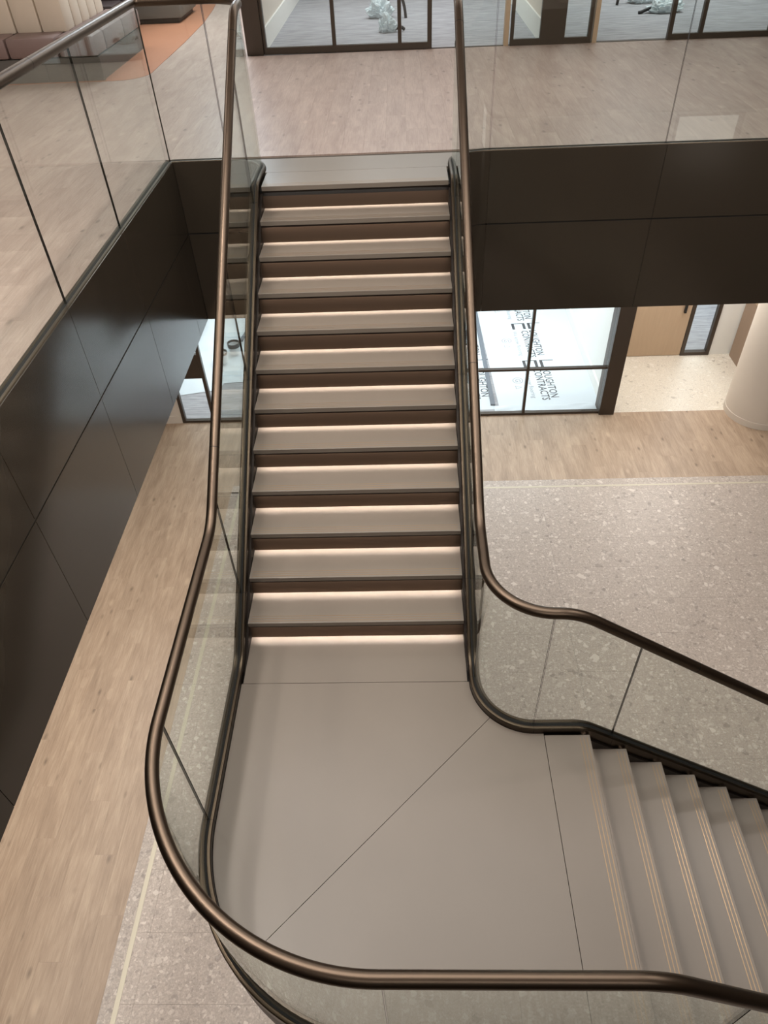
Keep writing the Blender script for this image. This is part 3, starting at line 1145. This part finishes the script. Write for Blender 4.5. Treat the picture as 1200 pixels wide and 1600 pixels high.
def tube_vf(pts, r, n=8):
    V, F = [], []
    pts = [Vector(p) for p in pts]
    up_ = Vector((0.13, 0.21, 1)).normalized()
    for i, p in enumerate(pts):
        t = (pts[min(i + 1, len(pts) - 1)] - pts[max(i - 1, 0)]).normalized()
        a = t.cross(up_)
        if a.length < 1e-3:
            a = t.cross(Vector((1, 0, 0)))
        a.normalize()
        b = t.cross(a)
        for k in range(n):
            q = 2 * math.pi * k / n
            V.append(p + a * (r * math.cos(q)) + b * (r * math.sin(q)))
    for i in range(len(pts) - 1):
        for k in range(n):
            F.append((i * n + k, i * n + (k + 1) % n, (i + 1) * n + (k + 1) % n, (i + 1) * n + k))
    F.append(tuple(range(n - 1, -1, -1)))
    F.append(tuple((len(pts) - 1) * n + k for k in range(n)))
    return V, F


def bez(p0, p1, p2, p3, n=12):
    out = []
    for i in range(n + 1):
        t = i / n
        out.append(Vector(p0) * (1 - t) ** 3 + Vector(p1) * 3 * t * (1 - t) ** 2 + Vector(p2) * 3 * t * t * (1 - t) + Vector(p3) * t ** 3)
    return out


from mathutils import noise as mnoise


def crumpled_bag(loc, sx, sy, sz, seed, label, cable):
    root = empty('plastic_bag', loc)
    tag(root, label, 'plastic bag', 'bagged cable ends in the shops')
    bm = bmesh.new()
    bmesh.ops.create_icosphere(bm, subdivisions=4, radius=1.0)
    for v_ in bm.verts:
        d = v_.co.normalized()
        n1 = mnoise.noise(d * 1.7 + Vector((seed, 0, 0)))
        n2 = abs(mnoise.noise(d * 4.2 + Vector((0, seed, 0))))
        n3 = abs(mnoise.noise(d * 9 + Vector((0, 0, seed))))
        r = 1 + 0.30 * n1 - 0.42 * n2 - 0.18 * n3
        v_.co = Vector((d.x * sx * r, d.y * sy * r, max(0.0, (d.z * 0.62 + 0.42) * sz * r)))
    me = bpy.data.meshes.new('bag_film')
    bm.to_mesh(me)
    bm.free()
    me.materials.append(M['plastic_bag'])
    o = bpy.data.objects.new('bag_film', me)
    COL.objects.link(o)
    o.parent = root
    v, f = tube_vf(cable, 0.022, 8)
    mesh_obj('cable', v, f, M['black_rubber'], root, smooth=True)
    return root


crumpled_bag((0.20, 8.72, ZU), 0.14, 0.13, 0.20, 1.3, 'nearer crumpled clear bag on the carpet of the shop behind the stair', bez((0.10, -0.02, 0.04), (0.16, -0.02, 0.05), (0.19, 0, 0.06), (0.23, 0.02, 0.02)))
crumpled_bag((0.08, 9.85, ZU), 0.20, 0.16, 0.24, 5.1, 'farther crumpled clear bag with a black cable arching out, behind the stair', bez((0.10, -0.02, 0.18), (0.24, -0.05, 0.42), (0.36, -0.1, 0.30), (0.38, -0.12, 0.0)))
crumpled_bag((4.12, 9.28, ZU), 0.26, 0.15, 0.17, 8.7, 'nearer crumpled clear bag on the carpet of the second shop', bez((-0.18, 0.0, 0.06), (-0.26, -0.02, 0.06), (-0.30, -0.04, 0.03), (-0.38, -0.05, 0.015)))
crumpled_bag((4.02, 10.15, ZU), 0.24, 0.15, 0.15, 12.2, 'farther crumpled clear bag with a bent black cable in the second shop', bez((-0.1, 0.0, 0.12), (-0.28, -0.04, 0.28), (-0.38, -0.08, 0.22), (-0.40, -0.12, 0.0)))

# ------------------------------------------------------------------ lounge banquette and counter
bq = empty('banquette', (-4.4, 6.9, ZU + 0.003))
tag(bq, 'cream channel-tufted banquette with a mauve leather seat on a grey plinth', 'banquette')
BX1, BY0 = -3.07, 6.47            # outer corner of the seat
CX1, CY0 = -3.47, 6.80            # corner of the tufted back


def bq_box(name, a, b, mat, bevel=0.0):
    o = boxes(name, [(a, b)], M[mat], bq, bevel)
    o.location = -Vector(bq.location)
    return o


z0 = ZU + 0.003
for a, b in ((-6.5, -5.6), (-5.6, -4.65), (-4.65, -3.72), (-3.72, BX1)):
    bq_box('plinth_panel', (a + 0.003, BY0 + 0.02, z0), (b - 0.003, BY0 + 0.06, z0 + 0.235), 'plinth_grey')
bq_box('plinth_panel', (BX1 - 0.06, BY0 + 0.06, z0), (BX1 - 0.02, 8.3, z0 + 0.235), 'plinth_grey')
sx_ = [-6.5, -5.75, -4.93, -4.10, -3.52, BX1]
for a, b in zip(sx_[:-1], sx_[1:]):
    bq_box('seat_cushion', (a + 0.004, BY0, z0 + 0.24), (b - 0.004, CY0 + 0.05, z0 + 0.445), 'mauve_leather', 0.035)
for a, b in ((CY0 + 0.06, 7.6), (7.6, 8.35)):
    bq_box('seat_cushion', (CX1 - 0.05, a, z0 + 0.24), (BX1, b, z0 + 0.445), 'mauve_leather', 0.035)
bq_box('carcass', (-6.5, BY0 + 0.07, z0), (BX1 - 0.07, 8.3, z0 + 0.30), 'plinth_grey')
x = CX1
while x > -6.4:
    bq_box('back_channel', (x - 0.30, CY0, z0 + 0.43), (x - 0.001, CY0 + 0.30, z0 + 1.25), 'cream_leather', 0.035)
    x -= 0.30
y = CY0 + 0.30
while y < 8.0:
    bq_box('back_channel', (CX1 - 0.3, y + 0.001, z0 + 0.43), (CX1, y + 0.28, z0 + 1.25), 'cream_leather', 0.035)
    y += 0.28
ct = empty('counter', (-3.4, 10.4, ZU + 0.003))
tag(ct, 'low dark grey counter block standing on the terracotta floor', 'counter')
for nm, a, b, mt in (('plinth', (-0.55, -0.24, 0), (0.38, 0.75, 0.07), 'dark_panel'), ('body', (-0.60, -0.30, 0.07), (0.43, 0.8, 0.95), 'counter_grey'), ('worktop', (-0.62, -0.32, 0.95), (0.45, 0.82, 0.99), 'plinth_grey')):
    boxes(nm, [(a, b)], M[mt], ct, 0.006)
cb = empty('dark_cabinet', (-4.6, 9.3, ZU + 0.003))
tag(cb, 'dark brown high backed seating unit behind the tufted banquette', 'cabinet')
boxes('body', [((-1.8, 0, 0), (1.05, 0.5, 1.5))], M['dark_panel'], cb, 0.02)
boxes('seat', [((-1.8, -0.5, 0), (1.05, 0.0, 0.42))], M['dark_panel'], cb, 0.03)

# ------------------------------------------------------------------ ground floor shopfront
YG = 5.36
w4 = struct(boxes('window_4', [((-2.83, YG - 0.01, ZG), (3.08, YG + 0.05, ZG + 0.035))], M['frame']), 'bronze framed glass shopfront on the ground floor behind the stair')
for x, wd in ((-2.835, 0.045), (-2.405, 0.045), (-1.3, 0.035), (-0.2, 0.035), (0.9, 0.035), (2.01, 0.035)):
    frame_bar(w4, (x - wd / 2, YG - 0.012, ZG), (x + wd / 2, YG + 0.052, ZS))
frame_bar(w4, (3.065, YG - 0.05, ZG), (3.27, YG + 0.20, ZS), 'end_post')
frame_bar(w4, (0.9175, YG - 0.008, ZG + 0.72), (3.065, YG + 0.045, ZG + 0.75), 'transom')
frame_bar(w4, (-2.81, YG - 0.008, ZG + 0.735), (-2.43, YG + 0.045, ZG + 1.10), 'transom')
pxs = [(-2.81, -2.43), (-2.38, -1.32), (-1.28, -0.22), (-0.18, 0.88), (0.92, 1.99), (2.03, 3.062)]
for a, b in pxs:
    if -2.5 < a < 0.9:
        boxes('pane', [((a, YG + 0.015, ZG + 0.035), (b, YG + 0.025, ZS))], M['shop_glass'], w4)
        continue
    boxes('pane', [((a, YG + 0.015, ZG + 0.035), (b, YG + 0.025, ZG + 0.72))], M['shop_glass'], w4)
    boxes('pane', [((a, YG + 0.015, ZG + (1.10 if a < -2.5 else 0.75)), (b, YG + 0.025, ZS))], M['shop_glass'], w4)
struct(boxes('wall_shop_end', [((-3.25, YG, ZG), (-2.86, YG + 0.12, ZS))], M['cream_wall']))
struct(boxes('baseboard_shop_end', [((-3.25, YG - 0.018, ZG), (-2.86, YG, ZG + 0.12))], M['cream_wall']))
struct(boxes('wall_fitout_side', [((-3.25, YG + 0.12, ZG), (-3.15, 11.0, ZS))], M['white_wall']))
struct(boxes('wall_fitout_side', [((3.16, YG + 0.2, ZG), (3.27, 11.0, ZS))], M['white_wall']))
struct(boxes('wall_fitout_back', [((-3.25, 11.0, ZG), (XR, 11.1, ZS))], M['white_wall']))
struct(boxes('baseboard_fitout_side', [((3.13, YG + 0.2, ZG), (3.16, 11.0, ZG + 0.16))], M['white_wall']))

# floor protection sheets with repeated print, askew on the floor
RS = math.radians(-88.3)      # reading direction of the print


def text_mesh(name, body, size, mat, parent, loc, squeeze=1.0):
    cu_ = bpy.data.curves.new(name, 'FONT')
    cu_.body = body
    cu_.size = size
    cu_.resolution_u = 2
    cu_.offset = size * 0.012
    to = bpy.data.objects.new(name, cu_)
    COL.objects.link(to)
    dg = bpy.context.evaluated_depsgraph_get()
    dg.update()
    me = bpy.data.meshes.new_from_object(to.evaluated_get(dg))
    bpy.data.objects.remove(to)
    me.materials.clear()
    me.materials.append(mat)
    o = bpy.data.objects.new(name, me)
    COL.objects.link(o)
    o.parent = parent
    o.location = loc
    o.scale = (squeeze, 1, 1)
    return o


TEXTS = {}


def print_block(parent, u, v0):
    """u along the reading direction, v upwards from the strapline's baseline."""
    z = 0.0012
    def t(key, body, size, mat, uu, vv, width):
        if key in TEXTS:
            o = bpy.data.objects.new('lettering', TEXTS[key])
            COL.objects.link(o)
            o.parent = parent
        else:
            o = text_mesh('lettering', body, size, M[mat], parent, (0, 0, 0))
            TEXTS[key] = o.data
        xs_ = [v_.co.x for v_ in o.data.vertices]
        sq = width / (max(xs_) - min(xs_))
        o.scale = (sq, 1, 1)
        o.location = (uu - min(xs_) * sq, vv, z)
    t('a', 'LOUGHTON', 0.165, 'print_grey', u + 0.25, v0 + 0.285, 0.78)
    t('b', 'CONTRACTS', 0.165, 'print_grey', u + 0.25, v0 + 0.150, 0.84)
    t('c', 'We know flooring', 0.095, 'print_pale', u + 0.26, v0 + 0.01, 0.77)
    t('d', 'G', 0.11, 'print_pale', u + 0.51, v0 - 0.168, 0.085)
    # bracket emblem before the words, ring round the small letter, triangle after it
    rects = [(0.0, 0.02, 0.20, 0.065), (0.0, 0.02, 0.02, 0.245), (0.0, 0.20, 0.20, 0.245), (0.0, 0.285, 0.20, 0.33), (0.0, 0.285, 0.02, 0.50)]
    V, F = [], []
    for a, b, c, d in rects:
        n = len(V)
        V += [(u + a, v0 + b, z), (u + c, v0 + b, z), (u + c, v0 + d, z), (u + a, v0 + d, z)]
        F.append((n, n + 1, n + 2, n + 3))
    mesh_obj('emblem', V, F, M['print_grey'], parent)
    V, F = [], []
    cx_, cy_ = u + 0.553, v0 - 0.13
    for k in range(24):
        q = 2 * math.pi * k / 24
        for r in (0.068, 0.08):
            V.append((cx_ + r * math.cos(q), cy_ + r * math.sin(q), z))
    for k in range(24):
        k2 = (k + 1) % 24
        F.append((2 * k, 2 * k + 1, 2 * k2 + 1, 2 * k2))
    n = len(V)
    tri = [(0.69, -0.19), (0.78, -0.19), (0.735, -0.09)]
    cxm, cym = sum(a for a, b in tri) / 3, sum(b for a, b in tri) / 3
    V += [(u + a, v0 + b, z) for a, b in tri] + [(u + cxm + (a - cxm) * 0.72, v0 + cym + (b - cym) * 0.72, z) for a, b in tri]
    F += [(n + k, n + (k + 1) % 3, n + 3 + (k + 1) % 3, n + 3 + k) for k in range(3)]
    mesh_obj('small_mark', V, F, M['print_pale'], parent)


def protection_sheet(loc, u0, u1, v0, v1, label, blocks):
    root = empty('protection_sheet', loc)
    root.rotation_euler = (0, 0, RS)
    tag(root, label, 'floor sheet', 'printed floor protection sheets')
    boxes('sheet', [((u0, v0, 0), (u1, v1, 0.001))], M['sheet'], root)
    for b in blocks:
        print_block(root, b, 0)
    return root


protection_sheet((2.16, 6.79, ZG + 0.001), -3.0, 1.30, -0.50, 0.92, 'white printed floor sheet in the ground floor shop beside the end post', [-2.36, -1.18, 0.0])
protection_sheet((1.155, 6.85, ZG + 0.001), -3.0, 1.36, -0.33, 0.43, 'white printed floor sheet beyond the grey batten, partly behind the handrail', [-2.36, -1.18, 0.0])
mid = boxes('protection_sheet', [((3.132 - 0.30, 5.42, ZG + 0.0001), (3.129, 10.5, ZG + 0.0008))], M['sheet'])
tag(mid, 'plain narrow white floor sheet along the side wall of the ground floor shop', 'floor sheet', 'printed floor protection sheets')
bt = mesh_obj('floor_batten', *box_vf((-0.03, -1.6, 0), (0.03, 1.6, 0.02)), M['strip_grey'])
bt.location = (1.595, 7.20, ZG + 0.003)
bt.rotation_euler = (0, 0, math.radians(0.5))
tag(bt, 'long grey batten lying between the printed floor sheets', 'batten')
# torn loose corner of film by the glass
v = []
nx, ny = 22, 8
for j in range(ny + 1):
    for i in range(nx + 1):
        a, b = 1.62 + 1.42 * i / nx, 5.44 + 0.16 * j / ny
        v.append((a, b + 0.02 * math.sin(a * 7), ZG + 0.004 + 0.035 * abs(mnoise.noise(Vector((a * 3, b * 7, 2.0)))) * (1 if 0 < j < ny else 0.1)))
f = [(j * (nx + 1) + i, j * (nx + 1) + i + 1, (j + 1) * (nx + 1) + i + 1, (j + 1) * (nx + 1) + i) for j in range(ny) for i in range(nx)]
o = mesh_obj('plastic_film', v, f, M['sheet'], smooth=True)
tag(o, 'crumpled strip of clear film lying along the shop glass', 'plastic film')

# dust sheet, buckets, hose in the other half of the shop
v = []
nx, ny = 60, 44
for j in range(ny + 1):
    for i in range(nx + 1):
        a = -3.1 + 3.6 * i / nx
        b0 = 6.22 + 0.10 * math.sin(a * 2.2) + (0.06 if a > -2.5 else -0.12)
        b = b0 + (9.6 - b0) * j / ny
        hgt = 0.10 * max(0, mnoise.noise(Vector((a * 1.6, b * 1.6, 4.0)))) + 0.05 * abs(mnoise.noise(Vector((a * 4, b * 4, 1.0))))
        v.append((a, b, ZG + 0.006 + (hgt if 0 < j < ny and 0 < i < nx else 0)))
f = [(j * (nx + 1) + i, j * (nx + 1) + i + 1, (j + 1) * (nx + 1) + i + 1, (j + 1) * (nx + 1) + i) for j in range(ny) for i in range(nx)]
o = mesh_obj('dust_sheet', v, f, M['sheet'], smooth=True)
tag(o, 'rumpled white dust sheet spread over the grey shop carpet', 'dust sheet')


def lathe(name, prof, mat, parent, n=28):
    V, F = [], []
    for r, z in prof:
        for k in range(n):
            q = 2 * math.pi * k / n
            V.append((r * math.cos(q), r * math.sin(q), z))
    for i in range(len(prof) - 1):
        for k in range(n):
            F.append((i * n + k, i * n + (k + 1) % n, (i + 1) * n + (k + 1) % n, (i + 1) * n + k))
    o = mesh_obj(name, V, F, mat, parent, smooth=True)
    o.data.set_sharp_from_angle(angle=math.radians(40))
    return o


def bucket(loc, label, dark):
    r = empty('bucket', loc)
    r.scale = (0.66, 0.66, 0.66)
    tag(r, label, 'bucket', 'buckets on the dust sheet')
    lathe('pail', [(0.0, 0.0), (0.115, 0.0), (0.12, 0.005), (0.138, 0.24), (0.146, 0.245), (0.146, 0.262), (0.134, 0.262), (0.118, 0.03), (0.0, 0.03)], M['bucket_white'], r)
    lathe('rim_band', [(0.139, 0.17 if dark else 0.22), (0.149, 0.17 if dark else 0.22), (0.151, 0.27), (0.132, 0.27), (0.131, 0.22)], M['bucket_dark'], r)
    v, f = tube_vf(bez((-0.147, 0, 0.24), (-0.16, -0.10, 0.10), (0.16, -0.10, 0.10), (0.147, 0, 0.24), 14), 0.004, 6)
    mesh_obj('handle', v, f, M['steel'], r, smooth=True)
    return r


bucket((-2.40, 7.18, ZG + 0.06), 'white bucket with a broad black rim on the dust sheet', True)
bucket((-2.55, 6.90, ZG + 0.06), 'white bucket with a thin dark rim beside the black rimmed bucket', False)
v, f = tube_vf(bez((-2.33, 7.45, ZG + 0.12), (-2.30, 7.8, ZG + 0.12), (-2.15, 8.0, ZG + 0.11), (-2.12, 8.6, ZG + 0.10)), 0.028, 10)
o = mesh_obj('hose', v, f, M['strip_grey'], smooth=True)
tag(o, 'short grey hose trailing across the dust sheet behind the buckets', 'hose')

# ------------------------------------------------------------------ lobby
YLB = 6.84
struct(boxes('wall_lobby', [((3.27, YLB, ZG), (3.80, YLB + 0.1, ZS)), ((5.06, YLB, ZG), (XR, YLB + 0.1, ZS)), ((3.80, YLB, ZG + 2.2), (5.06, YLB + 0.1, ZS))], M['white_wall']))
d1 = struct(boxes('door_1', [((3.81, YLB - 0.01, ZG + 0.008), (4.615, YLB + 0.04, ZG + 2.18))], M['oak']), 'plain oak door leaf in the ground floor lobby')
dh = boxes('door_handle', [((4.50, YLB - 0.06, ZG + 0.74), (4.53, YLB - 0.02, ZG + 1.05)), ((4.505, YLB - 0.03, ZG + 0.76), (4.525, YLB - 0.009, ZG + 0.78)), ((4.505, YLB - 0.03, ZG + 1.01), (4.525, YLB - 0.009, ZG + 1.03))], M['black_rubber'], d1)
w5 = struct(boxes('window_5', [((4.62, YLB - 0.02, ZG), (5.06, YLB + 0.06, ZG + 0.055))], M['frame']), 'narrow dark framed sidelight next to the oak door')
for a, b in ((4.62, 4.675), (5.005, 5.06)):
    frame_bar(w5, (a, YLB - 0.02, ZG + 0.055), (b, YLB + 0.06, ZG + 2.2), 'stile')
boxes('pane', [((4.675, YLB + 0.015, ZG + 0.055), (5.005, YLB + 0.025, ZG + 2.2))], M['shop_glass'], w5)
struct(boxes('floor', [((3.3, YLB + 0.1, ZG), (XR, 10.9, ZG + 0.004))], M['carpet']))
dk = empty('reception_desk', (5.6, 6.3, ZG))
tag(dk, 'taupe timber reception desk side panel behind the white round column', 'desk')
boxes('side_panel', [((-0.23, -0.45, 0), (-0.19, 0.50, 1.0))], M['oak_taupe'], dk)
boxes('front_panel', [((-0.19, -0.45, 0), (1.4, -0.41, 1.0))], M['oak_taupe'], dk)
boxes('worktop', [((-0.245, -0.47, 1.0), (-0.10, 0.50, 1.035)), ((-0.10, -0.47, 1.0), (1.4, 0.0, 1.035))], M['oak'], dk)
# round column
rc = empty('round_column', (5.265, 5.31, ZG))
tag(rc, 'smooth white round column standing on the timber floor', 'column')
lathe('shaft', [(0.0, 0.0), (0.448, 0.0), (0.448, ZS - ZG), (0.0, ZS - ZG)], M['cream_wall'], rc, 72)
lathe('base_ring', [(0.448, 0.0), (0.453, 0.0), (0.453, 0.09), (0.448, 0.092)], M['cream_wall'], rc, 72)
